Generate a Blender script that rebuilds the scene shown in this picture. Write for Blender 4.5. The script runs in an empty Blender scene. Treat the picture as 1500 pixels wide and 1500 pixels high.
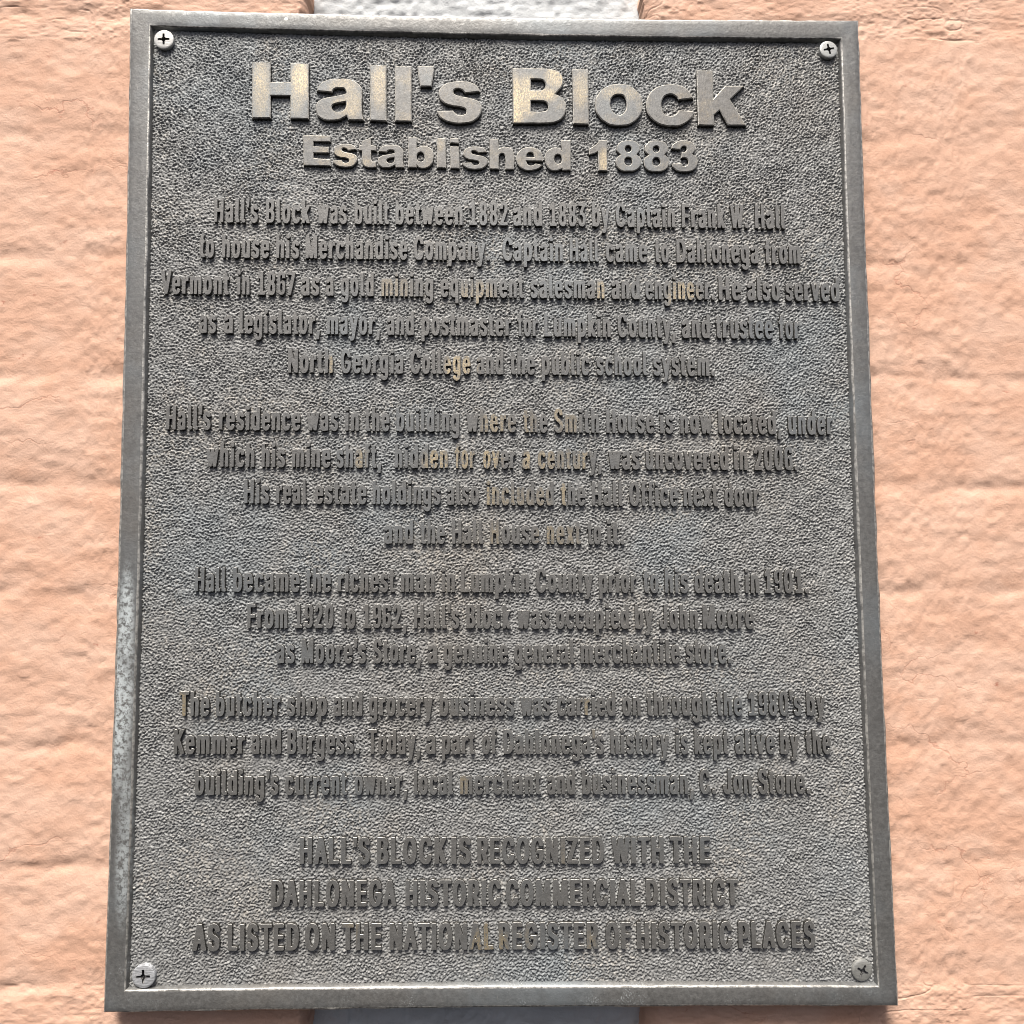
import bpy, math, random
import numpy as np
from mathutils import Matrix
from mathutils.geometry import tessellate_polygon

scene = bpy.context.scene
col = scene.collection
CZ = 1.6                      # height of the plaque's centre above the pavement

# ------------------------------------------------------------------ camera
# plaque coordinates: u to the right, v up, w out of the wall towards the viewer
F_PX = 1150.0
CAM = np.array([-0.003853, -0.046927, 0.469598])
M = np.array([[9.99788751e-01, -1.38562136e-03, 2.05069074e-02],
              [-7.33136821e-05, 9.97478274e-01, 7.09724467e-02],
              [-2.05535356e-02, -7.09589573e-02, 9.97267456e-01]])

def to_world(p):
    return (p[0], -p[2], p[1])

cam_data = bpy.data.cameras.new('camera')
cam_data.sensor_width = 36.0
cam_data.lens = 36.0 * F_PX / 1500.0
cam_data.clip_start = 0.01
cam_data.clip_end = 100.0
cam = bpy.data.objects.new('camera', cam_data)
col.objects.link(cam)
cols = [to_world(M[i]) for i in range(3)]
mw = Matrix.Identity(4)
for c_ in range(3):
    for r_ in range(3):
        mw[r_][c_] = cols[c_][r_]
wc = to_world(CAM)
mw[0][3], mw[1][3], mw[2][3] = wc[0], wc[1], wc[2] + CZ
cam.matrix_world = mw
scene.camera = cam

# ------------------------------------------------------------------ light
SUN_EL, SUN_AZ = math.radians(62), math.radians(-12)     # azimuth from straight in front, a little from the left
world = bpy.data.worlds.new('World')
scene.world = world
world.use_nodes = True
wn = world.node_tree
wn.nodes.clear()
sky = wn.nodes.new('ShaderNodeTexSky')
sky.sky_type = 'NISHITA'
sky.sun_disc = False
sky.sun_elevation = SUN_EL
sky.sun_rotation = math.radians(180) - SUN_AZ
sky.air_density = 0.55
sky.dust_density = 5.0
sky.ozone_density = 0.0
bg = wn.nodes.new('ShaderNodeBackground')
bg.inputs['Strength'].default_value = 0.05
wo = wn.nodes.new('ShaderNodeOutputWorld')
wn.links.new(sky.outputs[0], bg.inputs[0])
wn.links.new(bg.outputs[0], wo.inputs[0])

sun_d = bpy.data.lights.new('sun', 'SUN')
sun_d.energy = 3.0
sun_d.angle = math.radians(27)
sun_d.color = (1.0, 0.95, 0.88)
sun = bpy.data.objects.new('sun', sun_d)
col.objects.link(sun)
sd = np.array([math.sin(SUN_AZ) * math.cos(SUN_EL), -math.cos(SUN_AZ) * math.cos(SUN_EL), math.sin(SUN_EL)])
from mathutils import Vector
sun.rotation_euler = Vector(sd).to_track_quat('Z', 'Y').to_euler()
sun.location = (0.6, -3, 5)

scene.view_settings.view_transform = 'Standard'
scene.view_settings.look = 'None'
scene.view_settings.gamma = 1.0
scene.view_settings.use_curve_mapping = False
scene.view_settings.exposure = 1.3
scene.cycles.filter_width = 0.9          # crisp pixel filter, like the phone's sharpened picture

# ------------------------------------------------------------------ helpers
def unproject(px, py, w):
    """point of the plane at depth w seen at pixel (px, py) of the 1500 px photograph"""
    px = np.asarray(px, float); py = np.asarray(py, float)
    dc = np.stack([(px - 750) / F_PX, -(py - 750) / F_PX, -np.ones_like(px)], -1)
    d = dc @ M
    s = (w - CAM[2]) / d[..., 2]
    return CAM[0] + s * d[..., 0], CAM[1] + s * d[..., 1]

def tag(o, label, cat, group=None, kind=None):
    if label: o['label'] = label
    if cat: o['category'] = cat
    if group: o['group'] = group
    if kind: o['kind'] = kind
    return o

def link_mesh(name, verts, faces, mats, parent=None, mat_idx=None, smooth=None):
    me = bpy.data.meshes.new(name)
    me.from_pydata([tuple(v) for v in verts], [], faces)
    for m in mats: me.materials.append(m)
    if mat_idx is not None: me.polygons.foreach_set('material_index', mat_idx)
    if smooth is not None: me.polygons.foreach_set('use_smooth', smooth)
    me.update()
    o = bpy.data.objects.new(name, me)
    col.objects.link(o)
    if parent: o.parent = parent
    return o

def grid_mesh(name, X, Y, Z, mats, parent=None):
    """quad mesh over 2-D arrays of coordinates"""
    ny, nx = X.shape
    me = bpy.data.meshes.new(name)
    n = nx * ny
    me.vertices.add(n)
    me.vertices.foreach_set('co', np.stack([X, Y, Z], -1).astype(np.float32).ravel())
    i = np.arange(n).reshape(ny, nx)
    q = np.stack([i[:-1, :-1], i[:-1, 1:], i[1:, 1:], i[1:, :-1]], -1).reshape(-1, 4)
    me.loops.add(q.size)
    me.loops.foreach_set('vertex_index', q.ravel().astype(np.int32))
    me.polygons.add(len(q))
    me.polygons.foreach_set('loop_start', (np.arange(len(q)) * 4).astype(np.int32))
    me.polygons.foreach_set('use_smooth', np.ones(len(q), bool))
    for m in mats: me.materials.append(m)
    me.update(calc_edges=True)
    o = bpy.data.objects.new(name, me)
    col.objects.link(o)
    if parent: o.parent = parent
    return o

rng = np.random.default_rng(7)
random.seed(7)

def vnoise(x, y, seed):
    """smooth value noise in [-1, 1] at unit lattice spacing"""
    xi = np.floor(x).astype(np.int64); yi = np.floor(y).astype(np.int64)
    fx = x - xi; fy = y - yi
    fx = fx * fx * fx * (fx * (fx * 6 - 15) + 10); fy = fy * fy * fy * (fy * (fy * 6 - 15) + 10)
    def h(a, b):
        k = (a * 374761393 + b * 668265263 + seed * 974634777) & 0xffffffff
        k = ((k ^ (k >> 13)) * 1274126177) & 0xffffffff
        k = k ^ (k >> 16)
        return (k & 0xffff) / 32767.5 - 1
    return ((h(xi, yi) * (1 - fx) + h(xi + 1, yi) * fx) * (1 - fy)
            + (h(xi, yi + 1) * (1 - fx) + h(xi + 1, yi + 1) * fx) * fy)

# ------------------------------------------------------------------ materials
class Nodes:
    def __init__(self, name):
        self.m = bpy.data.materials.new(name)
        self.m.use_nodes = True
        self.t = self.m.node_tree
        self.t.nodes.clear()
        self.out = self.t.nodes.new('ShaderNodeOutputMaterial')
        self.p = self.t.nodes.new('ShaderNodeBsdfPrincipled')
        self.t.links.new(self.p.outputs[0], self.out.inputs[0])
        self.tc = self.t.nodes.new('ShaderNodeTexCoord')
        self.co = self.tc.outputs['Object']
    def set(self, sock, v):
        if hasattr(v, 'links'): self.t.links.new(v, sock)
        else: sock.default_value = v
    def inp(self, name, v): self.set(self.p.inputs[name], v)
    def mapping(self, scale, loc=(0, 0, 0), rot=(0, 0, 0)):
        n = self.t.nodes.new('ShaderNodeMapping')
        n.inputs['Scale'].default_value = scale
        n.inputs['Location'].default_value = loc
        n.inputs['Rotation'].default_value = rot
        self.t.links.new(self.co, n.inputs[0])
        return n.outputs[0]
    def noise(self, scale, detail=4, rough=0.55, vec=None, dist=0.0):
        n = self.t.nodes.new('ShaderNodeTexNoise')
        n.inputs['Scale'].default_value = scale
        n.inputs['Detail'].default_value = detail
        n.inputs['Roughness'].default_value = rough
        n.inputs['Distortion'].default_value = dist
        self.t.links.new(vec if vec is not None else self.co, n.inputs['Vector'])
        return n.outputs['Fac']
    def ramp(self, fac, lo, hi, a=0.0, b=1.0, smooth=True):
        n = self.t.nodes.new('ShaderNodeMapRange')
        if smooth: n.interpolation_type = 'SMOOTHSTEP'
        self.set(n.inputs['Value'], fac)
        n.inputs['From Min'].default_value = lo
        n.inputs['From Max'].default_value = hi
        n.inputs['To Min'].default_value = a
        n.inputs['To Max'].default_value = b
        return n.outputs[0]
    def mix(self, fac, a, b):
        n = self.t.nodes.new('ShaderNodeMix')
        n.data_type = 'RGBA'
        self.set(n.inputs[0], fac)
        self.set(n.inputs[6], a if hasattr(a, 'links') else (*a, 1))
        self.set(n.inputs[7], b if hasattr(b, 'links') else (*b, 1))
        return n.outputs[2]
    def math(self, op, a, b=None, clamp=False):
        n = self.t.nodes.new('ShaderNodeMath')
        n.operation = op
        n.use_clamp = clamp
        self.set(n.inputs[0], a)
        if b is not None: self.set(n.inputs[1], b)
        return n.outputs[0]
    def attr(self, name):
        n = self.t.nodes.new('ShaderNodeAttribute')
        n.attribute_name = name
        return n.outputs['Fac']
    def bump(self, h, strength, dist):
        n = self.t.nodes.new('ShaderNodeBump')
        n.inputs['Strength'].default_value = strength
        n.inputs['Distance'].default_value = dist
        self.t.links.new(h, n.inputs['Height'])
        self.t.links.new(n.outputs[0], self.p.inputs['Normal'])
    def spots(self, pts):
        """soft worn places on the metal: (u, v, radius, strength)"""
        sep = self.t.nodes.new('ShaderNodeSeparateXYZ')
        self.t.links.new(self.co, sep.inputs[0])
        acc = None
        for u, v, ru, rv, s in pts:
            du = self.math('MULTIPLY', self.math('SUBTRACT', sep.outputs[0], u), 1 / ru)
            dv = self.math('MULTIPLY', self.math('SUBTRACT', sep.outputs[2], v), 1 / rv)
            d2 = self.math('ADD', self.math('MULTIPLY', du, du), self.math('MULTIPLY', dv, dv))
            k = self.ramp(d2, 0.0, 1.0, s, 0.0)
            acc = k if acc is None else self.math('MAXIMUM', acc, k)
        return acc

def patina(n, dark, light):
    """weathered statuary bronze: grey with warm and cool clouds"""
    c = n.mix(n.ramp(n.noise(420, 5, 0.6), 0.3, 0.7), dark, light)
    c = n.mix(n.ramp(n.noise(11, 4, 0.6), 0.50, 0.75, 0, 0.3), c, (0.20, 0.175, 0.145))
    c = n.mix(n.ramp(n.noise(9, 4, 0.6, n.mapping((1, 1, 1), (3, 1, 7))), 0.46, 0.70, 0, 0.7), c, (0.19, 0.215, 0.23))
    return c

def make_field_mat():
    n = Nodes('rough cast bronze')
    c = patina(n, FIELD_DARK, FIELD_LIGHT)
    tan = n.math('MULTIPLY', n.ramp(n.noise(16, 5, 0.65, n.mapping((1, 1, 1), (6, 6, 2))), 0.46, 0.62), n.ramp(n.noise(420, 4, 0.65), 0.46, 0.62, 0, 0.35))
    c = n.mix(tan, c, (0.36, 0.32, 0.26))
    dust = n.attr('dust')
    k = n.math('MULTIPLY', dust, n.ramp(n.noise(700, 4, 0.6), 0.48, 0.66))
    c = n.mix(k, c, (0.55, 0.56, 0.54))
    n.inp('Base Color', c)
    n.inp('Metallic', 0.15)
    n.inp('Roughness', n.ramp(n.noise(300, 3), 0.3, 0.7, 0.52, 0.70))
    n.inp('Specular IOR Level', 0.45)
    n.bump(n.noise(1500, 4, 0.6), 0.35, 0.0004)
    return n.m

def make_frame_mat():
    n = Nodes('smooth cast bronze')
    c = patina(n, FRAME_DARK, FRAME_LIGHT)
    # pale mineral bloom, streaks and specks
    low = n.ramp(n.noise(45, 6, 0.7), 0.52, 0.72)
    fine = n.ramp(n.noise(900, 3, 0.7), 0.5, 0.66)
    sep = n.t.nodes.new('ShaderNodeSeparateXYZ'); n.t.links.new(n.co, sep.inputs[0])
    bottom = n.ramp(sep.outputs[2], -0.30, -0.12, 1.0, 0.12)
    c = n.mix(n.math('MULTIPLY', n.math('MULTIPLY', low, fine), n.math('MULTIPLY', bottom, 0.7)), c, (0.52, 0.56, 0.57))
    bloom = n.spots([(*pl(176, 1010), 0.010, 0.075, 0.85), (*pl(184, 920), 0.006, 0.045, 0.8), (*pl(182, 1230), 0.006, 0.06, 0.55)])
    c = n.mix(n.math('MULTIPLY', bloom, n.ramp(n.noise(330, 6, 0.75), 0.40, 0.56)), c, (0.70, 0.76, 0.77))
    vor = n.t.nodes.new('ShaderNodeTexVoronoi'); vor.inputs['Scale'].default_value = 26
    n.t.links.new(n.co, vor.inputs['Vector'])
    c = n.mix(n.ramp(vor.outputs['Distance'], 0.025, 0.045, 1, 0), c, (0.8, 0.8, 0.78))
    scr = n.noise(1, 2, 0.6, n.mapping((1400, 60, 90), (0, 0, 0), (0, 0.5, 0)))
    c = n.mix(n.math('MULTIPLY', n.ramp(scr, 0.66, 0.72), n.ramp(n.noise(30, 3), 0.5, 0.62, 0, 0.7)), c, (0.36, 0.35, 0.33))
    c = n.mix(n.ramp(n.noise(38, 5, 0.65, n.mapping((1, 1, 1), (9, 2, 4))), 0.50, 0.70, 0, 0.5), c, (0.105, 0.103, 0.10))
    n.inp('Base Color', c)
    n.inp('Metallic', 0.45)
    n.inp('Roughness', n.ramp(n.noise(250, 4), 0.3, 0.7, 0.42, 0.6))
    h = n.math('ADD', n.noise(700, 5, 0.65), n.math('MULTIPLY', n.noise(120, 3), 1.5))
    n.bump(h, 0.30, 0.0006)
    return n.m

def make_letter_mat(name, big, dark, light, spots=None):
    n = Nodes(name)
    c = patina(n, dark, light)
    if big:
        streak = n.noise(1, 4, 0.65, n.mapping((2400, 2400, 650)))
        broad = n.noise(75, 4, 0.6)
        base = n.ramp(n.math('ADD', n.math('MULTIPLY', streak, 0.5), n.math('MULTIPLY', broad, 0.6)), 0.54, 0.72, 0, 0.26)
        w = n.math('ADD', base, n.math('MULTIPLY', n.spots(spots), n.ramp(streak, 0.36, 0.62, 0.2, 0.9)), True)
    else:
        w = n.math('MULTIPLY', n.attr('wear'), n.ramp(n.noise(900, 4, 0.6), 0.34, 0.56), True)
    c = n.mix(w, c, (0.47, 0.39, 0.255))
    n.inp('Base Color', c)
    n.inp('Metallic', n.ramp(w, 0, 1, 0.45, 0.7))
    n.inp('Roughness', n.ramp(n.noise(500, 3), 0.3, 0.7, 0.40, 0.55))
    if big:
        n.bump(n.math('ADD', n.noise(1, 3, 0.6, n.mapping((2200, 2200, 200))), n.noise(900, 4, 0.6)), 0.22, 0.0004)
    else:
        n.bump(n.noise(900, 4, 0.65), 0.3, 0.0005)
    return n.m

def make_edge_mat(name, c0, c1, bump):
    n = Nodes(name)
    n.inp('Base Color', n.mix(n.ramp(n.noise(350, 4, 0.65), 0.38, 0.62), c0, c1))
    n.inp('Metallic', 0.5)
    n.inp('Roughness', 0.42)
    n.bump(n.noise(1100, 3, 0.6), bump, 0.0005)
    return n.m

def make_screw_mat(name, c0, c1, metal, rough, scratch):
    n = Nodes(name)
    s = n.noise(1, 3, 0.6, n.mapping((250, 250, 2600), (0, 0, 0), (0, math.radians(38), 0)))
    c = n.mix(n.ramp(s, 0.4, 0.6, 0, scratch), c0, c1)
    c = n.mix(n.ramp(n.noise(600, 4, 0.7), 0.56, 0.7, 0, 0.5), c, (0.34, 0.33, 0.30))
    n.inp('Base Color', c)
    n.inp('Metallic', metal)
    n.inp('Roughness', rough)
    n.bump(n.math('ADD', s, n.noise(700, 3)), 0.25, 0.0004)
    return n.m

def make_paint_mat(name, base, alt, dark, chip, bump):
    n = Nodes(name)
    st = n.mapping((1.0, 1.0, 1.4))
    c = n.mix(n.ramp(n.noise(28, 5, 0.6, st), 0.35, 0.68), base, alt)
    c = n.mix(n.ramp(n.noise(160, 5, 0.7, st), 0.62, 0.78, 0, 0.75), c, dark)
    c = n.mix(n.ramp(n.noise(7, 5, 0.6, n.mapping((1, 1, 1.5), (4, 1, 2))), 0.45, 0.7, 0, 0.55), c, alt)
    c = n.mix(n.ramp(n.noise(70, 6, 0.7, n.mapping((1, 1, 1.6), (2, 5, 1))), 0.63, 0.74, 0, 0.9), c, chip)
    vo = n.t.nodes.new('ShaderNodeTexVoronoi'); vo.feature = 'DISTANCE_TO_EDGE'; vo.inputs['Scale'].default_value = 15
    wv = n.t.nodes.new('ShaderNodeVectorMath'); wv.operation = 'ADD'
    nz = n.t.nodes.new('ShaderNodeTexNoise'); nz.inputs['Scale'].default_value = 45; nz.inputs['Detail'].default_value = 5
    n.t.links.new(n.co, nz.inputs['Vector'])
    sc = n.t.nodes.new('ShaderNodeVectorMath'); sc.operation = 'SCALE'; sc.inputs['Scale'].default_value = 0.05
    n.t.links.new(nz.outputs['Color'], sc.inputs[0])
    n.t.links.new(n.mapping((0.7, 0.7, 1.6)), wv.inputs[0]); n.t.links.new(sc.outputs[0], wv.inputs[1])
    n.t.links.new(wv.outputs[0], vo.inputs['Vector'])
    crack = n.math('MULTIPLY', n.ramp(vo.outputs['Distance'], 0.004, 0.014, 1, 0), n.ramp(n.noise(13, 3), 0.54, 0.68))
    c = n.mix(n.math('MULTIPLY', crack, 0.35), c, chip)
    n.inp('Base Color', c)
    n.inp('Roughness', 0.75)
    n.inp('Specular IOR Level', 0.3)
    h = n.math('ADD', n.noise(130, 6, 0.62, st, 0.6), n.math('MULTIPLY', n.noise(650, 4, 0.6), 0.5))
    h = n.math('SUBTRACT', h, n.math('MULTIPLY', crack, 0.6))
    n.bump(h, bump, 0.003)
    return n.m

FIELD_W = -0.0030         # depth of the rough background behind the front of the frame

def pl(px, py, w=0.0):
    u, v = unproject(px, py, w)
    return float(u), float(v)

FIELD_DARK, FIELD_LIGHT = (0.150, 0.152, 0.150), (0.275, 0.278, 0.275)
FRAME_DARK, FRAME_LIGHT = (0.122, 0.121, 0.117), (0.18, 0.179, 0.174)
BRASS = [(382, 128, 16, 60, 0.55), (440, 115, 18, 36, 1.0), (436, 135, 14, 40, 0.5), (556, 125, 15, 45, 0.55),
         (755, 148, 18, 50, 1.0), (772, 140, 26, 40, 0.8), (815, 112, 22, 22, 0.75), (800, 137, 24, 14, 0.6),
         (851, 132, 16, 34, 0.55), (502, 125, 26, 16, 0.5), (505, 152, 24, 14, 0.5), (516, 150, 18, 30, 0.5),
         (900, 136, 24, 16, 0.45), (925, 135, 14, 14, 0.35), (382, 105, 12, 20, 0.3), (445, 132, 16, 20, 0.5)]
BRASS_SUB = [(885, 236, 10, 26, 0.95), (506, 230, 22, 22, 0.6), (645, 210, 8, 14, 0.4), (475, 222, 14, 8, 0.3), (535, 237, 12, 10, 0.35), (472, 197, 12, 6, 0.3)]
def spot_list(L):
    return [(*pl(x, y), rx / 2336.0, ry / 2336.0, s) for x, y, rx, ry, s in L]

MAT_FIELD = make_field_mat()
MAT_FRAME = make_frame_mat()
MAT_TITLE = make_letter_mat('brushed bronze letter face', True, (0.138, 0.136, 0.13), (0.20, 0.197, 0.189), spot_list(BRASS))
MAT_SUB = make_letter_mat('brushed bronze small letter face', True, (0.138, 0.136, 0.13), (0.20, 0.197, 0.189), spot_list(BRASS_SUB))
MAT_BODY = make_letter_mat('weathered bronze text face', False, (0.140, 0.139, 0.134), (0.182, 0.181, 0.175))
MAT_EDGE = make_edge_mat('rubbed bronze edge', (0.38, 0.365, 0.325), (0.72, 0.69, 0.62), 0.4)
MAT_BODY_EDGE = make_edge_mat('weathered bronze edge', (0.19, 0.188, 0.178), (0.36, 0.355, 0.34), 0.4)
MAT_SIDE = make_edge_mat('shade-darkened bronze side', (0.045, 0.043, 0.039), (0.085, 0.082, 0.075), 0.5)  # letter sides coloured darker, painting in the shade that sets the letters off

# ------------------------------------------------------------------ the painted brick wall
PIER_W, PANEL_W = -0.0150, -0.0370
SALMON = make_paint_mat('salmon masonry paint', (0.56, 0.335, 0.235), (0.61, 0.40, 0.30), (0.49, 0.27, 0.18), (0.36, 0.14, 0.09), 0.2)
PALE = make_paint_mat('pale blue-white masonry paint', (0.47, 0.49, 0.50), (0.54, 0.56, 0.57), (0.40, 0.425, 0.435), (0.34, 0.35, 0.35), 0.22)

wall = bpy.data.objects.new('brick_wall', None)
wall.location = (0, 0, CZ)
col.objects.link(wall)
tag(wall, 'salmon painted brick wall with a pale recessed strip behind the metal plaque', 'wall')

JOINTS = [-310, -138, 36, 207, 385, 553, 712, 868, 1088, 1262, 1430, 1600, 1775]

def axis(segs):
    a = []
    for lo, hi, n in segs: a.append(np.linspace(lo, hi, n, endpoint=False))
    a.append(np.array([segs[-1][1]]))
    return np.concatenate(a)

YS = axis([(-260, -20, 30), (-20, 60, 80), (60, 1440, 345), (1440, 1530, 90), (1530, 1760, 30)])

def brick_height(U, V, joints, seed):
    h = 0.0005 * vnoise(U * 18, V * 20, seed) + 0.00035 * vnoise(U * 55, V * 95, seed + 1)
    h += 0.0003 * vnoise(U * 170, V * 260, seed + 2) + 0.0002 * vnoise(U * 420, V * 600, seed + 3)
    ridge = np.abs(vnoise(U * 60 + 3 * vnoise(U * 25, V * 25, seed + 7), V * 130, seed + 4))
    h -= 0.0005 * np.clip(1 - ridge / 0.10, 0, 1) * np.clip(vnoise(U * 14, V * 20, seed + 5) + 0.2, 0, 1)
    for j in joints:
        d = np.abs(V - j + 0.0022 * vnoise(U * 40, V * 0 + j * 50, seed + 6)) / 0.0042
        h -= 0.0011 * np.exp(-d * d) * np.clip(0.45 + 0.75 * vnoise(U * 45, V * 10, seed + 8), 0, 1.2)
        e = np.abs(V - j) / 0.011
        h -= 0.0003 * np.exp(-e * e)
    return h

jv = [pl(1290, y, PIER_W)[1] for y in JOINTS]

def brickwork(x0, x1, seed, xs, edge, sgn, round_px, depth):
    PX, PY = np.meshgrid(xs, YS[::-1])
    U, V = unproject(PX, PY, PIER_W)
    h = brick_height(U, V, jv, seed)
    eu = np.array([pl(edge, y, PIER_W)[0] for y in YS[::-1]])[:, None]
    wob = 0.0015 * vnoise(V * 60, U * 0 + seed, seed + 11) + 0.0008 * vnoise(V * 220, U * 0 + seed, seed + 12)
    d = sgn * (U - eu) + wob            # distance into the pier from its arris
    r = round_px
    t = np.clip(1 - d / r, 0, 1)
    drop = depth * t ** 2.0
    drop = np.where(d < 0, depth, drop * 0.25)
    W = PIER_W + h - drop
    o = grid_mesh('brickwork', U, -W, V, [SALMON], wall)
    return o

xs_l = axis([(-200, 120, 80), (120, 200, 70), (200, 380, 50), (380, 470, 120)])
xs_r = axis([(925, 1030, 130), (1030, 1235, 60), (1235, 1420, 170), (1420, 1700, 80)])
bl = brickwork(-200, 470, 21, xs_l, 445, -1, 0.004, 0.030)
br = brickwork(925, 1700, 57, xs_r, 947, 1, 0.010, 0.030)
xs_p = axis([(400, 1010, 420)])
PX, PY = np.meshgrid(xs_p, YS[::-1])
U, V = unproject(PX, PY, PANEL_W)
hp = 0.0010 * vnoise(U * 22, V * 22, 91) + 0.0004 * vnoise(U * 90, V * 90, 92) + 0.0005 * vnoise(U * 240, V * 240, 93)
hp += 0.0005 * np.abs(vnoise(U * 130 + vnoise(U * 60, V * 60, 94), V * 130, 95))
grid_mesh('recessed_panel', U, -(PANEL_W + hp), V, [PALE], wall)

# ------------------------------------------------------------------ the plaque
plaque = bpy.data.objects.new('plaque', None)
plaque.location = (0, 0, CZ)
col.objects.link(plaque)
tag(plaque, 'dark cast bronze plaque with raised lettering and a plain raised border on the brick wall', 'plaque')

# --- border: four mitred sides swept round the slightly hollow-sided rectangle
INNER = [(220.4, 37.6), (1232, 56.5), (1286.4, 1444.8), (183.5, 1451.2)]
OUTER = [(189.8, 11.5), (1258.6, 28.5), (1317.5, 1475.2), (150.0, 1485.0)]
SAG = [(0, 3.4), (-3.2, 0), (0, -2.7), (4.0, 0)]
NS = 60
def ring(c4, w):
    P = []
    for k in range(4):
        a, b = np.array(c4[k]), np.array(c4[(k + 1) % 4])
        for i in range(NS):
            t = i / NS
            P.append(a + (b - a) * t + np.array(SAG[k]) * 4 * t * (1 - t))
    P = np.array(P)
    u, v = unproject(P[:, 0], P[:, 1], w)
    return np.stack([u, v], -1)
RI, RO = ring(INNER, 0.0), ring(OUTER, 0.0)
wid = np.linalg.norm(RO - RI, axis=1, keepdims=True)
dirn = (RO - RI) / wid
# profile: (blend from inner lip, offset along the mitre direction in metres, depth)
prof = [(0, -0.0017, -0.0075), (0, -0.0015, FIELD_W), (0, -0.0002, -0.0007), (0, 0.0003, -0.00018), (0, 0.0011, 0.0), (0.33, 0, 0.0001), (0.66, 0, 0.0001),
        (1, -0.0018, 0.0), (1, -0.0008, -0.0003), (1, 0.0, -0.0013), (1, 0.0006, -0.0100), (1, -0.002, -0.0112)]
verts, faces, midx = [], [], []
NR = 4 * NS
for b, off, w in prof:
    base = RI * (1 - b) + RO * b + dirn * off
    du, dv = base[:, 0], base[:, 1]
    jit = 0.00018 * vnoise(du * 300, dv * 300, 5) + 0.00012 * vnoise(du * 900, dv * 900, 6)
    if 0 < b < 1 or w > -0.0008: ww = w + jit * 0.5
    else: ww = w + 0 * du
    edge = 0.00045 * vnoise(du * 260, dv * 260, 8) if w < 0 and w > -0.002 else 0 * du
    for i in range(NR):
        verts.append((du[i] + edge[i] * dirn[i, 0], -ww[i], dv[i] + edge[i] * dirn[i, 1]))
NP = len(prof)
for p in range(NP):
    q = (p + 1) % NP
    for i in range(NR):
        j = (i + 1) % NR
        faces.append((p * NR + i, p * NR + j, q * NR + j, q * NR + i))
        midx.append(1 if p in (2, 3, 7, 8) else 0)
border = link_mesh('border', verts, faces, [MAT_FRAME, make_edge_mat('rubbed border edge', (0.20, 0.197, 0.187), (0.46, 0.45, 0.42), 0.35)], plaque, midx, [True] * len(faces))
ms = border.data
try:
    ms.set_sharp_from_angle(angle=math.radians(40))
except Exception:
    pass

# --- lettering -------------------------------------------------------------
TOP_TITLE, TOP_SUB, TOP_BODY = FIELD_W + 0.0025, FIELD_W + 0.0021, FIELD_W + 0.0022
mask_polys = []                      # outlines in plaque coordinates, for the field's build-up round the letters

def smooth_path(pts, step=2.0):
    """closed outline through points; a third value marks a corner, the rest is a centripetal Catmull-Rom curve"""
    n = len(pts)
    P = [np.array(p[:2], float) for p in pts]
    C = [len(p) > 2 for p in pts]
    out = []
    for i in range(n):
        p1, p2 = P[i], P[(i + 1) % n]
        if C[i] and C[(i + 1) % n]:
            out.append(p1); continue
        p0 = P[i - 1] if not C[i] else p1 - (p2 - p1)
        p3 = P[(i + 2) % n] if not C[(i + 1) % n] else p2 + (p2 - p1)
        t = [0.0]
        for a, b in ((p0, p1), (p1, p2), (p2, p3)):
            t.append(t[-1] + max(np.linalg.norm(b - a), 1e-6) ** 0.5)
        k = max(2, int(np.linalg.norm(p2 - p1) / step))
        for s in range(k):
            x = t[1] + (t[2] - t[1]) * s / k
            A1 = (t[1] - x) / (t[1] - t[0]) * p0 + (x - t[0]) / (t[1] - t[0]) * p1
            A2 = (t[2] - x) / (t[2] - t[1]) * p1 + (x - t[1]) / (t[2] - t[1]) * p2
            A3 = (t[3] - x) / (t[3] - t[2]) * p2 + (x - t[2]) / (t[3] - t[2]) * p3
            B1 = (t[2] - x) / (t[2] - t[0]) * A1 + (x - t[0]) / (t[2] - t[0]) * A2
            B2 = (t[3] - x) / (t[3] - t[1]) * A2 + (x - t[1]) / (t[3] - t[1]) * A3
            out.append((t[2] - x) / (t[2] - t[1]) * B1 + (x - t[1]) / (t[2] - t[1]) * B2)
    return np.array(out)

def area(p):
    x, y = p[:, 0], p[:, 1]
    return 0.5 * np.sum(x * np.roll(y, -1) - np.roll(x, -1) * y)

def offset(p, d):
    """move a closed outline to its left by d (inwards for a counter-clockwise outer outline)"""
    e = np.roll(p, -1, 0) - p
    L = np.linalg.norm(e, axis=1, keepdims=True); L[L == 0] = 1e-9
    nrm = np.stack([-e[:, 1], e[:, 0]], -1) / L
    m = nrm + np.roll(nrm, 1, 0)
    k = np.linalg.norm(m, axis=1, keepdims=True); k[k < 1e-6] = 1
    m = m / k
    c = np.clip(np.sum(m * nrm, 1, keepdims=True), 0.5, 1)
    return p + m * d / c

def clean(p):
    keep = np.linalg.norm(p - np.roll(p, 1, 0), axis=1) > 2e-5
    return p[keep]

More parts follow.
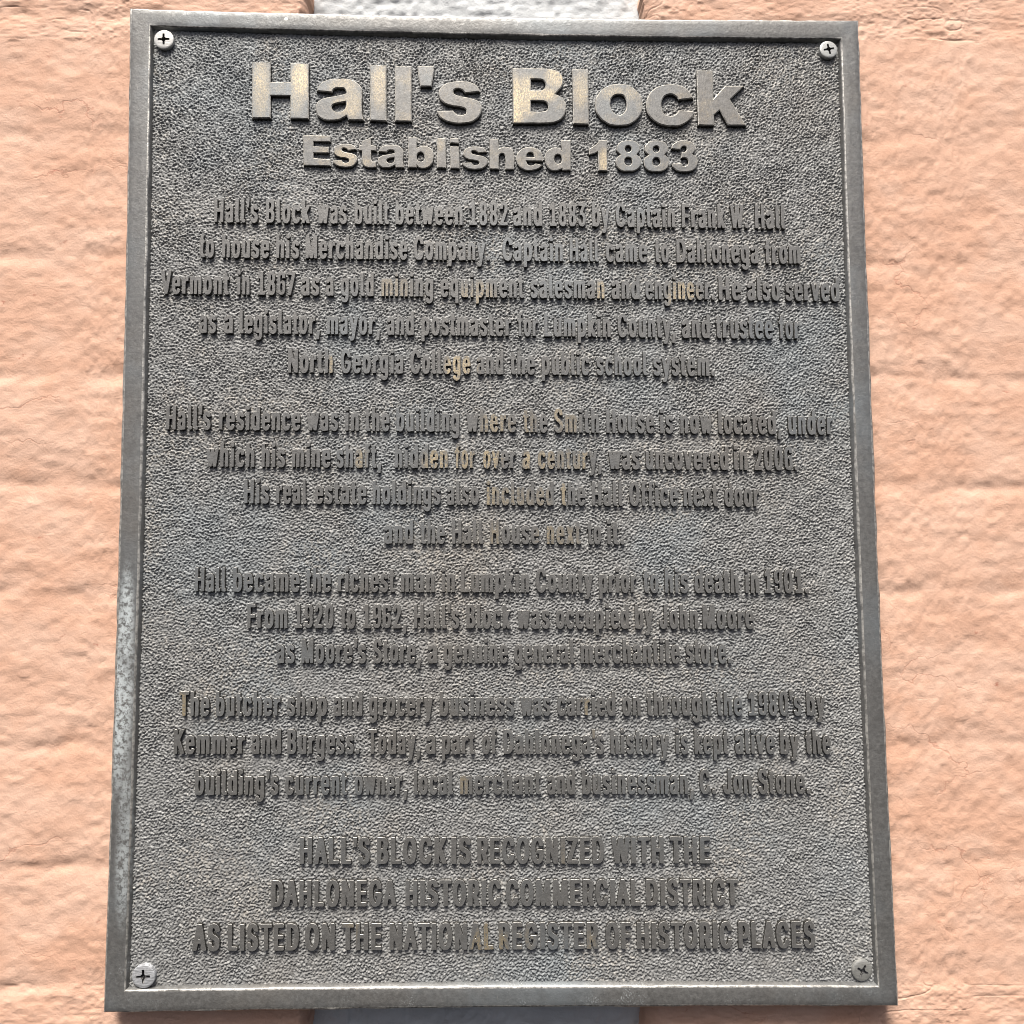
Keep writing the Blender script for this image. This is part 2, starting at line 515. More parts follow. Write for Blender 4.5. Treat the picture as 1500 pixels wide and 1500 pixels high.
def letter_geometry(outlines, w_top, bevel, draft, store):
    """raised letter from its outlines: sloped sides, a narrow bevel and a flat face"""
    V, Fc, mi = store
    caps = []
    outlines = [clean(np.asarray(o)) for o in outlines]
    outlines = [o for o in outlines if len(o) > 2]
    order = sorted(range(len(outlines)), key=lambda i: -abs(area(outlines[i])))
    def inside(pt, poly):
        x, y = poly[:, 0], poly[:, 1]; x2, y2 = np.roll(x, -1), np.roll(y, -1)
        c = ((y > pt[1]) != (y2 > pt[1])) & (pt[0] < (x2 - x) * (pt[1] - y) / (y2 - y + 1e-15) + x)
        return np.sum(c) % 2 == 1
    groups = []
    for i in order:
        for g in groups:
            if inside(outlines[i][0], outlines[g[0]]):
                g.append(i); break
        else: groups.append([i])
    for g in groups:
        cap = []; capidx = []
        for k, i in enumerate(g):
            p = outlines[i]
            if (area(p) > 0) != (k == 0): p = p[::-1]
            mask_polys.append(p)
            n = len(p)
            rings = [(offset(p, -draft), FIELD_W - 0.0012), (offset(p, -draft * 0.3), w_top - bevel * 2.2), (p, w_top - bevel * 0.9), (offset(p, bevel), w_top)]
            b0 = len(V)
            for q, w in rings:
                V.extend((a, -w, b) for a, b in q)
            for r in range(3):
                for s in range(n):
                    t = (s + 1) % n
                    Fc.append((b0 + r * n + s, b0 + r * n + t, b0 + (r + 1) * n + t, b0 + (r + 1) * n + s))
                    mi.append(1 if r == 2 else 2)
            cap.append([(a, b, 0.0) for a, b in rings[3][0]])
            capidx.extend(range(b0 + 3 * n, b0 + 4 * n))
        for tri in tessellate_polygon(cap):
            a, b, c = (capidx[t] for t in tri)
            pa, pb, pc = V[a], V[b], V[c]
            if (pb[0] - pa[0]) * (pc[2] - pa[2]) - (pb[2] - pa[2]) * (pc[0] - pa[0]) < 0: b, c = c, b
            Fc.append((a, b, c)); mi.append(0)

def frame_pts(x0, y0, s, pts):
    return [((p[0] / s + x0), (p[1] / s + y0), *p[2:]) for p in pts]
def corners(pts): return [(*p, 1) for p in pts]

c = 1
GA = [[(110, 600, c), (125, 550), (185, 455), (300, 395), (500, 372), (690, 378), (820, 425), (905, 500), (940, 620), (942, 760), (945, 1030), (970, 1135, c), (695, 1135, c), (665, 1050, c),
       (590, 1095), (500, 1130), (370, 1142), (230, 1125), (130, 1050), (92, 950), (95, 860), (150, 775), (260, 722), (390, 700), (540, 675), (650, 640, c), (640, 590), (610, 556), (530, 543), (450, 552), (415, 580), (390, 625, c)],
      [(640, 795, c), (645, 850), (625, 920), (570, 965), (490, 978), (415, 955), (385, 900), (405, 855), (480, 825), (560, 812)]]
GS = [[(1285, 610, c), (1270, 560), (1220, 490), (1100, 435), (950, 418), (800, 428), (660, 465), (560, 545), (530, 640), (550, 730), (620, 810), (740, 865), (900, 890), (1000, 915), (1040, 960), (1030, 1010), (960, 1040), (880, 1035), (830, 1000), (795, 955, c),
       (500, 970, c), (530, 1050), (620, 1130), (760, 1180), (950, 1195), (1130, 1170), (1250, 1090), (1315, 970), (1310, 860), (1270, 795), (1160, 740), (1020, 710), (900, 685), (820, 650), (800, 610), (830, 570), (900, 562), (960, 580), (1000, 620), (1020, 640, c)]]
def refit(glyph, box, x0, y0, s):
    """the same letter fitted into another box (zoomed pixels)"""
    a = np.concatenate([np.array([p[:2] for p in o], float) for o in glyph])
    lo, hi = a.min(0), a.max(0)
    out = []
    for o in glyph:
        out.append([((p[0] - lo[0]) / (hi[0] - lo[0]) * (box[2] - box[0]) + box[0], (p[1] - lo[1]) / (hi[1] - lo[1]) * (box[3] - box[1]) + box[1], *p[2:]) for p in o])
    return [frame_pts(x0, y0, s, o) for o in out]
def ell(cx, cy, rx, ry, n=16):
    return [(cx + rx * math.cos(2 * math.pi * k / n), cy + ry * math.sin(2 * math.pi * k / n)) for k in range(n)]

G8 = [[(590, 85), (680, 100), (725, 160), (725, 210), (692, 258, c), (735, 300), (748, 350), (725, 415), (670, 455), (590, 465), (500, 455), (450, 410), (432, 345), (445, 300), (490, 260, c), (450, 220), (445, 165), (495, 103)],
      ell(585, 190, 39, 40), ell(587, 343, 47, 50)]
shift = lambda g, dx, dy: [[(p[0] + dx, p[1] + dy, *p[2:]) for p in o] for o in g]

HEADING = [
    ('H', [frame_pts(360, 80, 7.5, corners([(68, 82), (270, 82), (272, 300), (490, 300), (487, 92), (692, 95), (690, 705), (487, 700), (487, 452), (272, 448), (272, 695), (66, 695)]))]),
    ('a', [frame_pts(455, 85, 12.5, o) for o in GA]),
    ('l', [frame_pts(455, 85, 12.5, corners([(1085, 128), (1388, 128), (1388, 1155), (1085, 1140)]))]),
    ('l', [corners([(578.4, 96.4), (602.8, 96.8), (602.8, 177.8), (578.4, 177.3)])]),
    ("'", [frame_pts(600, 85, 12.5, corners([(140, 140), (450, 145), (435, 300), (400, 520), (195, 515), (155, 300)]))]),
    ('s', [frame_pts(600, 85, 12.5, o) for o in GS]),
    ('B', [frame_pts(745, 85, 12.5, o) for o in [
        [(68, 180, c), (500, 183, c), (640, 186), (780, 195), (900, 235), (980, 310), (1000, 410), (970, 530), (855, 655, c), (960, 700), (1030, 790), (1055, 890), (1030, 1020), (960, 1120), (850, 1175), (700, 1193), (500, 1195, c), (80, 1195, c)],
        [(410, 385, c), (580, 388), (640, 410), (678, 480), (650, 560), (580, 582), (410, 582, c)],
        [(410, 778, c), (580, 780), (680, 805), (725, 870), (700, 950), (620, 975), (410, 972, c)]]]),
    ('l', [frame_pts(745, 85, 12.5, corners([(1165, 190), (1460, 205), (1470, 1215), (1185, 1205)]))]),
    ('o', [frame_pts(865, 95, 12.5, o) for o in [
        [(90, 720), (110, 580), (200, 460), (330, 375), (520, 342), (700, 370), (830, 450), (920, 560), (955, 720), (935, 870), (850, 1000), (720, 1085), (530, 1112), (350, 1090), (200, 990), (110, 860)],
        [(365, 720), (380, 620), (430, 560), (515, 538), (600, 560), (650, 640), (662, 740), (645, 830), (590, 890), (530, 915), (460, 895), (400, 830)]]]),
    ('c', [frame_pts(980, 85, 12.5, [(-419, 845), (-377, 685), (-267, 555), (-117, 490), (60, 475), (180, 490), (310, 545), (400, 650), (450, 730, c), (180, 765, c), (140, 710), (80, 670), (3, 662), (-87, 705), (-137, 815), (-127, 925), (-87, 1015), (0, 1055), (80, 1050), (140, 1010), (185, 945, c), (450, 975, c),
        (420, 1080), (320, 1180), (200, 1235), (50, 1247), (-70, 1235), (-187, 1200), (-327, 1095), (-397, 985)])]),
    ('k', [frame_pts(980, 85, 12.5, corners([(505, 220), (805, 225), (815, 740), (1030, 505), (1385, 505), (1125, 755), (1420, 1235), (1085, 1230), (930, 950), (830, 1045), (830, 1235), (535, 1225)]))]),
]
SUBHEAD = [
    ('E', [frame_pts(440, 190, 10, corners([(40, 75), (440, 85), (440, 175), (190, 170), (190, 240), (420, 248), (420, 340), (190, 338), (190, 415), (440, 430), (440, 530), (45, 520)]))]),
    ('s', refit(GS, (472, 203, 832, 548), 440, 190, 10)),
    ('t', [frame_pts(440, 190, 10, [(1030, 110, c), (1035, 222, c), (1110, 235, c), (1110, 312, c), (1035, 305, c), (1038, 430), (1055, 462), (1112, 468, c), (1110, 550, c), (1000, 552), (940, 535), (910, 490), (900, 310, c), (855, 300, c), (860, 225, c), (900, 220, c), (905, 165, c)])]),
    ('a', refit(GA, (1135, 218, 1520, 556), 440, 190, 10)),
    ('b', [frame_pts(585, 190, 10, o) for o in [
        [(130, 110, c), (255, 110, c), (255, 260, c), (310, 238), (360, 232), (440, 255), (490, 310), (500, 400), (480, 490), (420, 550), (340, 568), (290, 555), (250, 520, c), (248, 552, c), (128, 550, c)],
        [(310, 325), (350, 345), (368, 395), (355, 445), (310, 465), (268, 440), (255, 390), (272, 345)]]]),
    ('l', [frame_pts(585, 190, 10, corners([(548, 118), (678, 122), (685, 560), (552, 556)]))]),
    ('i', [frame_pts(585, 190, 10, corners(o)) for o in [[(742, 115), (868, 120), (868, 198), (742, 192)], [(745, 240), (875, 246), (880, 568), (748, 562)]]]),
    ('s', refit(GS, (918, 243, 1292, 580), 585, 190, 10)),
    ('h', [frame_pts(705, 190, 10, [(120, 130, c), (250, 132, c), (255, 275, c), (310, 252), (360, 248), (440, 270), (478, 340), (480, 580, c), (355, 578, c), (350, 400), (330, 355), (300, 345), (270, 365), (258, 420), (258, 578, c), (122, 575, c)])]),
    ('e', [frame_pts(705, 190, 10, o) for o in [
        [(905, 460, c), (895, 370), (840, 290), (710, 252), (590, 280), (520, 370), (515, 440), (550, 530), (630, 585), (720, 598), (830, 570), (905, 515, c), (800, 492, c), (760, 515), (710, 520), (675, 495), (660, 455, c)],
        [(660, 395, c), (675, 350), (715, 330), (760, 350), (775, 398, c)]]]),
    ('d', [frame_pts(705, 190, 10, o) for o in [
        [(1170, 150, c), (1310, 152, c), (1310, 592, c), (1195, 592, c), (1190, 568, c), (1140, 590), (1080, 600), (1010, 585), (955, 520), (930, 430), (945, 340), (1000, 280), (1080, 258), (1140, 268), (1180, 300, c)],
        [(1125, 358), (1165, 380), (1180, 430), (1165, 480), (1120, 500), (1085, 475), (1070, 425), (1085, 375)]]]),
    ('1', [frame_pts(850, 195, 8.333, [(232, 85, c), (328, 82, c), (332, 460, c), (222, 455, c), (215, 225, c), (170, 250), (110, 262, c), (105, 190, c), (150, 165), (205, 125)])]),
    ('8', [frame_pts(850, 195, 8.333, o) for o in G8]),
    ('8', [frame_pts(850, 195, 8.333, o) for o in shift(G8, 342, 4)]),
    ('3', [frame_pts(850, 195, 8.333, [(1110, 188, c), (1130, 140), (1190, 97), (1270, 85), (1350, 100), (1402, 150), (1400, 205), (1372, 255, c), (1420, 290), (1435, 350), (1415, 420), (1360, 460), (1270, 472), (1180, 455), (1130, 410), (1115, 370, c), (1235, 362, c), (1250, 395), (1280, 402), (1312, 380), (1318, 340), (1300, 305), (1265, 300), (1235, 302, c),
        (1240, 230, c), (1280, 225), (1300, 195), (1290, 165), (1260, 158), (1235, 175), (1220, 205, c)])]),
]

LETTER_LABELS = {('h', 0): 'capital H with brass showing on its right stem', ('h', 6): 'capital B rubbed to bright brass along its stem', ('h', 2): 'letter l rubbed to warm brass'}
def big_letters(items, w_top, mats, bevel, key):
    for idx, (ch, outs) in enumerate(items):
        polys = []
        for o in outs:
            p = smooth_path(o, 1.6)
            # tiny casting irregularities along long straight edges
            q = []
            for i in range(len(p)):
                a, b = p[i], p[(i + 1) % len(p)]
                k = max(1, int(np.linalg.norm(b - a) / 4))
                for s in range(k): q.append(a + (b - a) * s / k)
            p = np.array(q)
            p[:, 0] += 0.22 * vnoise(p[:, 0] * 0.35, p[:, 1] * 0.35, 31)
            p[:, 1] += 0.22 * vnoise(p[:, 0] * 0.35, p[:, 1] * 0.35, 32)
            u, v = unproject(p[:, 0], p[:, 1], w_top)
            polys.append(np.stack([u, v], -1))
        V, Fc, mi = [], [], []
        letter_geometry(polys, w_top, bevel, 0.00025, (V, Fc, mi))
        o = link_mesh('letter', V, Fc, mats, plaque, mi)
        if (key, idx) in LETTER_LABELS: o['label'] = LETTER_LABELS[(key, idx)]

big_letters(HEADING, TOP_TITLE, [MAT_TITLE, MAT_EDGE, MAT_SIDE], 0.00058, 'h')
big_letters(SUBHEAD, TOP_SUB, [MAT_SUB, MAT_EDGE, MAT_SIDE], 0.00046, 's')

# --- the small text: glyph outlines in 1/500 of the capital height
GLYPHS = {
    "'": (110, '10,515 108,515 90,315 32,315'),
    ',': (160, '42,-126 86,-125 95,-121 100,-114 126,61 124,71 118,76 96,80 64,80 44,76 36,67 20,-111 26,-122'),
    '.': (160, '67,-13 85,-14 107,-8 117,0 125,14 129,37 127,62 118,79 105,90 77,95 52,91 39,82 30,67 26,37 32,9 45,-6'),
    '0': (299, '131,-15 159,-16 189,-9 210,5 229,27 244,60 255,100 263,147 268,210 264,342 255,400 242,445 226,477 205,500 184,511 151,516 116,513 96,505 76,488 60,465 46,430 36,387 25,277 30,147 39,97 50,57 65,27 83,5 106,-10;144,74 130,100 119,147 114,205 113,270 116,327 123,375 136,415 146,427 152,425 159,412 172,367 179,310 181,242 177,172 169,122 156,82 151,75'),
    '1': (299, '63,-9 229,-10 251,-6 260,4 260,46 256,56 246,61 206,65 201,74 200,489 197,501 189,507 136,510 108,504 54,434 46,419 45,364 49,351 56,347 74,344 106,353 112,341 112,74 104,64 64,62 49,59 43,54 41,2 49,-6'),
    '2': (299, '56,-9 227,-10 250,-6 259,4 259,49 252,61 227,66 155,66 145,71 232,254 248,301 255,344 253,406 238,456 212,494 197,505 180,512 135,516 110,512 90,502 75,490 61,471 42,424 35,366 36,356 42,351 87,346 117,353 122,361 130,409 137,426 145,431 152,428 161,411 168,369 164,329 150,284 35,51 35,1 42,-6'),
    '3': (299, '125,-15 149,-17 177,-12 209,3 238,37 256,87 261,122 261,162 250,222 240,245 226,265 209,280 184,293 181,300 249,450 250,497 244,504 237,507 214,510 67,510 44,505 37,495 37,450 43,440 67,434 134,434 142,427 84,300 82,252 85,242 92,237 139,230 159,207 168,182 173,150 171,117 165,92 152,70 139,65 124,83 112,127 104,135 82,139 47,138 29,134 23,122 32,67 53,25 84,-3 102,-11'),
    '6': (283, '255,360 254,376 254,393 253,409 250,425 244,441 237,458 227,473 215,485 203,492 189,498 173,502 158,504 142,505 127,504 112,502 97,498 82,493 70,485 59,475 50,462 43,448 36,432 31,415 28,403 26,390 25,375 24,361 24,345 24,329 24,313 24,297 25,281 25,265 25,250 25,235 25,219 24,203 24,187 24,171 24,155 24,139 25,125 26,110 28,97 31,85 36,68 43,52 50,38 59,25 70,15 82,7 97,2 112,-2 127,-4 142,-5 158,-4 173,-2 189,2 203,8 215,15 227,27 236,41 244,58 250,75 253,89 256,103 257,119 257,135 258,150 258,165 257,182 257,198 256,215 254,230 250,245 244,262 236,278 226,292 215,302 200,310 182,313 165,312 152,308 139,299 126,289 112,280 112,295 111,311 110,327 109,342 109,357 110,370 112,389 116,407 122,420 132,427 142,430 153,428 162,420 166,409 167,393 167,376 167,360;142,250 156,243 167,227 172,214 173,197 174,178 174,160 174,144 174,128 173,111 171,97 167,85 156,71 142,65 129,71 118,85 114,97 112,111 112,128 112,144 112,160 112,178 112,197 114,214 118,228 129,243'),
    '7': (299, '74,-9 129,-7 139,-2 144,6 259,434 260,494 257,501 250,506 226,510 66,510 43,506 34,499 33,451 39,440 64,434 156,434 164,426 53,11 53,1 56,-4'),
    '8': (299, '129,-15 156,-16 186,-11 206,-3 224,11 239,30 252,55 261,85 265,117 264,162 257,200 244,232 223,262 242,297 253,337 255,390 248,435 233,470 211,496 186,511 154,516 106,510 89,501 74,489 59,470 49,447 41,420 37,390 38,350 44,317 53,290 70,262 45,225 32,185 27,127 33,80 47,40 69,12 96,-7;144,64 134,72 123,92 116,137 118,165 125,187 136,207 146,214 156,208 168,187 175,162 177,135 174,107 166,85 154,67;144,306 137,315 130,332 125,372 132,412 139,426 146,432 154,427 161,412 168,367 159,322 151,308'),
    '9': (283, '28,140 28,124 28,107 29,91 33,75 38,59 46,42 56,27 68,15 80,8 94,2 109,-2 125,-4 140,-5 155,-4 171,-2 186,2 200,7 212,15 223,25 232,38 240,52 246,68 252,85 254,97 256,110 258,125 259,139 259,155 259,171 259,187 258,203 258,219 258,235 258,250 258,265 258,281 258,297 259,313 259,329 259,345 259,361 258,375 256,390 254,403 252,415 246,432 240,448 232,462 223,475 212,485 200,493 186,498 171,502 155,504 140,505 125,504 109,502 94,498 80,492 68,485 56,473 46,459 39,442 33,425 29,411 27,397 26,381 25,365 25,350 25,335 25,318 25,302 27,285 29,270 33,255 39,238 47,222 56,208 68,198 83,190 100,187 118,188 131,192 144,201 157,211 170,220 171,205 172,189 173,173 173,158 173,143 173,130 170,111 166,93 160,80 151,73 140,70 129,72 120,80 116,91 115,107 115,124 115,140;140,250 126,257 115,272 111,286 109,303 109,322 109,340 109,356 109,372 109,389 111,403 115,415 126,429 140,435 154,429 165,415 169,403 170,389 171,372 170,356 170,340 170,322 170,303 169,286 165,272 154,257'),
    'A': (313, '31,-9 72,-10 90,-6 98,-1 123,121 127,127 137,130 172,130 183,124 206,9 212,-4 235,-10 267,-10 288,-6 296,1 203,489 198,501 190,506 170,510 132,509 112,505 105,495 10,11 14,-4;147,206 142,209 141,216 152,262 159,251 166,214 160,206'),
    'B': (301, '54,-9 165,-10 208,-2 228,8 245,25 258,44 267,69 275,126 271,184 257,226 231,261 251,294 260,321 264,356 261,411 252,446 238,473 218,493 193,505 160,510 63,510 40,506 32,496 32,9 37,-4;133,66 124,69 121,79 121,206 128,216 148,216 163,209 178,184 186,151 186,121 179,94 168,74 155,67;133,291 124,294 121,301 121,421 125,432 143,434 156,429 168,411 175,386 176,356 171,329 162,306 150,294'),
    'C': (329, '151,-15 177,-16 210,-10 235,2 254,20 273,45 286,75 296,107 303,147 300,160 290,165 247,167 221,162 215,155 206,120 196,95 182,75 170,67 160,70 148,82 127,125 112,197 111,292 124,367 136,397 150,420 167,433 175,431 185,422 200,397 215,345 222,337 245,333 277,333 296,337 303,347 290,415 278,445 262,472 245,490 224,505 205,512 175,516 140,514 115,506 92,491 69,465 52,432 37,390 27,342 22,290 21,230 26,165 35,118 50,72 70,35 92,9 120,-8'),
    'D': (325, '54,-9 155,-10 188,-4 212,6 235,24 255,49 271,79 283,116 293,171 297,234 295,314 284,384 268,429 248,464 220,490 188,505 153,510 63,510 40,506 32,496 32,9 37,-4;133,66 124,69 121,79 121,416 123,429 135,434 150,431 165,421 179,404 191,379 205,319 210,244 204,171 188,116 176,94 163,79 148,69'),
    'E': (281, '54,-9 220,-10 243,-6 251,1 252,49 245,61 220,66 130,66 123,71 121,81 121,199 124,211 133,215 208,215 230,218 240,226 242,241 241,276 233,287 210,291 133,291 123,296 122,426 131,434 220,434 245,440 250,451 250,494 248,501 240,506 215,510 65,510 42,506 33,499 32,9 37,-4'),
    'F': (277, '54,-9 95,-9 113,-5 119,1 121,191 124,204 133,207 210,208 228,211 236,219 237,266 230,278 205,283 133,284 122,289 121,419 123,429 130,434 218,434 243,440 249,451 249,491 246,501 240,506 215,510 65,510 42,506 33,499 32,9 37,-4'),
    'G': (335, '151,-15 180,-16 215,-9 240,4 260,25 278,52 292,87 301,127 306,175 306,245 300,256 270,262 182,262 160,258 153,255 149,247 150,197 160,189 207,185 215,182 217,172 212,140 195,92 185,77 172,67 162,69 152,77 130,117 119,152 112,192 111,287 123,365 134,395 149,420 165,433 172,432 181,425 200,392 215,345 222,337 245,333 277,333 297,338 303,347 290,415 278,445 261,472 245,490 225,503 205,512 175,516 145,515 115,506 90,490 68,465 50,430 37,390 27,342 22,290 21,230 26,165 36,115 50,70 69,35 92,8 120,-8'),
    'H': (333, '54,-9 95,-9 113,-5 119,1 121,206 125,215 135,217 195,217 205,211 207,11 209,-1 230,-9 260,-10 285,-6 293,1 295,489 293,499 288,505 265,510 235,510 215,506 208,499 206,306 203,297 193,294 133,294 125,296 122,301 121,489 118,501 95,509 65,510 42,506 33,499 32,9 37,-4'),
    'I': (160, '32,-8 128,-8 128,508 32,508'),
    'J': (269, '108,-15 131,-16 156,-13 186,2 211,32 226,75 232,127 232,487 229,501 219,507 169,509 150,505 144,495 143,147 140,105 131,79 126,74 121,75 113,90 108,120 106,165 101,174 79,179 46,180 26,176 18,167 21,92 27,62 36,37 49,17 66,0 86,-11'),
    'K': (306, '54,-9 95,-9 113,-5 119,1 121,151 123,162 128,166 135,156 197,-1 220,-9 253,-10 280,-6 288,0 287,14 186,281 190,296 286,489 288,499 280,506 260,510 223,510 193,502 135,389 125,377 121,389 121,489 118,501 98,509 65,510 42,506 33,499 32,9 37,-4'),
    'L': (268, '54,-9 215,-10 238,-5 245,9 245,49 238,61 213,66 131,66 122,74 121,491 115,504 90,510 43,507 34,501 32,491 32,9 37,-4'),
    'M': (391, '54,-9 93,-9 109,-6 116,-1 123,106 130,90 149,6 158,-5 203,-10 225,-6 233,-1 260,102 264,89 265,9 268,-1 280,-8 313,-10 340,-7 350,-1 353,14 353,486 352,499 345,505 323,510 280,510 260,506 251,499 201,261 193,244 185,261 134,499 125,506 100,510 58,509 42,506 34,501 32,486 32,9 37,-4'),
    'N': (336, '54,-9 95,-9 113,-5 119,1 121,196 125,215 135,197 205,-1 228,-9 265,-10 288,-6 297,1 298,489 297,499 290,505 268,510 240,510 220,506 211,499 210,301 205,282 195,300 125,501 118,506 100,509 65,510 42,506 33,499 32,9 37,-4'),
    'O': (341, '151,-15 180,-16 215,-9 240,6 264,32 283,65 299,110 308,157 314,215 314,285 308,342 298,392 281,440 261,472 236,497 210,510 175,516 137,513 115,506 91,490 69,465 52,432 37,390 27,340 22,290 21,230 26,165 36,115 50,72 70,35 92,9 120,-8;162,69 140,95 122,140 112,195 110,262 115,325 127,375 146,415 157,428 167,433 177,429 190,414 211,370 223,310 226,237 220,172 206,117 183,77 172,68'),
    'P': (295, '54,-9 95,-9 113,-5 119,1 121,159 124,169 130,172 188,177 215,189 243,219 261,261 268,304 270,349 267,391 259,426 248,456 233,478 215,494 190,505 158,510 63,510 40,506 32,496 32,9 37,-4;133,248 124,251 121,261 121,419 124,431 138,434 155,428 170,406 179,371 181,331 176,294 165,267 151,251'),
    'R': (297, '54,-9 95,-9 113,-5 119,1 121,169 123,178 128,181 136,171 187,-1 210,-9 245,-10 270,-6 278,1 224,199 251,241 264,281 270,331 266,404 256,441 240,471 220,491 193,504 158,510 63,510 40,506 32,496 32,9 37,-4;133,261 124,264 121,274 121,421 125,432 140,434 158,427 171,409 179,379 181,339 176,301 166,276 153,264'),
    'S': (296, '126,-18 156,-18 186,-13 209,-4 226,9 244,30 255,52 264,82 269,115 266,182 258,210 246,232 214,266 139,310 127,325 119,342 116,370 119,398 130,422 144,435 154,432 164,420 172,400 177,375 184,367 206,362 239,362 259,366 265,375 264,402 257,432 247,458 234,478 219,494 201,505 184,512 156,516 131,516 104,510 84,500 66,486 51,467 40,442 28,385 32,320 39,295 51,272 83,240 159,195 171,180 179,160 181,132 176,100 163,75 146,63 135,68 123,82 115,102 109,132 104,139 81,144 49,144 29,140 21,132 22,108 28,75 36,50 49,27 66,8 81,-4 101,-13'),
    'T': (297, '123,-9 175,-7 185,-4 189,4 190,424 198,433 245,435 270,442 274,451 274,494 270,502 263,507 238,510 48,510 25,506 17,496 17,451 21,441 45,435 93,433 100,426 101,9 106,-4'),
    'V': (313, '130,-9 187,-7 197,-3 203,6 296,486 296,499 287,506 235,509 215,505 208,499 162,260 155,238 147,254 99,499 87,507 55,510 20,507 10,499 105,9 112,-4'),
    'W': (422, '104,-9 150,-9 167,-6 175,1 201,169 207,187 214,169 242,-1 265,-9 300,-10 325,-6 333,1 405,486 405,499 400,505 377,510 347,510 327,506 318,499 293,329 287,308 283,311 280,324 256,491 250,504 227,509 192,510 170,506 162,500 136,326 130,307 122,329 97,499 89,506 65,510 32,509 12,501 11,484 80,9 86,-4'),
    'Z': (292, '45,-9 232,-10 255,-6 264,1 265,49 257,61 232,66 135,66 127,69 126,74 262,446 263,494 261,501 255,506 230,510 55,510 31,506 23,499 21,451 29,439 55,434 150,434 157,432 160,426 24,51 24,1 30,-5'),
    'a': (266, '96,-17 125,-18 162,-9 207,-9 225,-5 231,5 232,263 226,310 214,343 197,365 172,380 142,387 95,383 64,368 37,335 23,293 25,283 35,275 55,265 77,261 105,267 120,298 127,304 135,301 141,285 145,253 140,236 130,230 77,216 50,200 29,175 18,140 18,75 31,28 42,10 57,-4 75,-13;115,65 104,90 106,125 120,148 130,154 140,155 144,150 145,140 139,98 127,70 120,64'),
    'b': (284, '133,-17 164,-17 196,-7 219,13 237,43 250,83 258,136 260,203 255,261 238,326 224,351 209,368 179,384 151,388 124,386 117,391 115,491 111,503 89,510 54,510 34,505 28,491 28,6 31,-2 41,-7 99,-8;139,70 129,88 120,118 114,196 124,268 135,296 144,302 154,291 165,261 171,223 173,181 169,136 162,101 150,73 144,69'),
    'c': (269, '120,-17 144,-18 169,-14 202,3 217,20 229,41 245,93 242,103 234,110 212,120 189,124 170,121 162,116 150,81 139,67 129,71 118,96 108,146 106,206 114,261 129,298 137,304 142,301 160,258 172,251 189,249 212,253 237,265 244,276 233,321 212,356 182,379 144,388 122,387 94,380 74,369 57,351 44,328 32,296 19,221 21,126 29,83 41,48 56,21 74,1 94,-11'),
    'd': (284, '115,-17 142,-17 182,-8 224,-9 242,-6 250,3 250,488 248,501 239,507 197,510 168,503 164,491 162,390 154,386 127,388 102,384 74,372 59,357 47,338 28,286 20,233 18,171 22,116 31,71 46,33 64,7 87,-9;132,69 121,86 113,113 106,188 114,263 124,292 134,302 145,293 156,261 162,223 164,178 160,133 153,98 142,73 137,69'),
    'e': (273, '122,-17 147,-18 174,-13 205,3 232,38 246,86 239,96 212,109 192,113 174,111 162,103 146,68 139,64 134,65 124,78 114,103 108,138 109,152 119,156 227,157 244,162 250,176 245,266 237,303 225,333 210,356 192,373 169,383 142,388 109,385 89,379 70,366 54,347 40,321 29,286 18,206 23,113 31,76 42,46 56,21 75,1 97,-11;114,228 108,238 114,268 127,297 137,303 144,296 153,276 159,233 149,227'),
    'f': (194, '65,-9 105,-9 120,-6 128,1 130,301 135,310 167,316 175,327 172,374 165,379 132,386 129,411 132,436 137,448 167,456 173,461 182,509 178,516 170,523 140,530 95,526 77,517 63,504 52,484 46,464 41,389 35,383 10,377 4,366 6,321 12,316 37,310 42,301 43,9 48,-4'),
    'g': (285, '118,-157 144,-158 169,-154 202,-141 227,-114 245,-72 250,-24 250,361 248,373 237,380 214,383 177,381 129,388 87,379 68,366 51,346 37,316 27,281 19,223 19,153 26,98 41,53 59,24 84,4 119,-5 157,-4 163,-9 157,-54 149,-69 139,-79 127,-74 107,-39 84,-32 54,-38 29,-67 29,-77 36,-97 58,-129 87,-149;132,79 121,96 113,121 106,191 114,263 124,291 134,302 144,295 156,266 162,231 164,188 162,146 155,111 143,83 137,78'),
    'h': (277, '50,-9 101,-7 110,-4 114,4 116,241 123,281 131,296 136,300 143,296 148,286 155,249 157,1 169,-7 214,-10 236,-5 243,9 242,256 232,324 217,356 194,377 161,387 124,386 118,389 115,399 114,496 106,506 84,510 38,506 30,501 28,491 28,9 33,-4'),
    'i': (149, '50,-9 83,-10 103,-7 110,-3 115,6 115,366 108,378 85,382 38,379 30,374 28,366 28,9 33,-4;62,426 98,430 110,439 118,451 121,471 119,494 110,511 98,520 73,525 48,521 35,514 26,499 22,471 28,446 40,432'),
    'k': (261, '50,-9 86,-10 111,-2 115,6 115,59 119,71 126,63 152,4 161,-5 184,-10 221,-10 241,-6 248,4 164,211 168,224 240,361 242,371 234,379 214,382 179,382 156,378 148,371 126,332 119,326 115,341 114,496 106,506 84,510 38,506 30,501 28,491 28,9 33,-4'),
    'l': (160, '86,-11 109,-12 136,-7 146,-1 149,11 143,51 139,57 121,64 115,81 114,496 104,507 59,510 34,505 28,491 28,69 33,34 44,10 61,-5'),
    'm': (382, '50,-9 101,-7 110,-4 114,4 115,249 121,281 131,297 140,286 144,259 144,11 147,-1 159,-7 196,-10 221,-6 230,1 231,244 236,281 246,298 252,296 256,286 261,251 262,1 271,-6 294,-10 324,-9 345,-1 348,14 346,291 340,321 331,346 320,364 304,378 284,386 251,389 224,385 196,374 171,385 141,389 99,381 54,382 38,379 30,374 28,359 28,9 33,-4'),
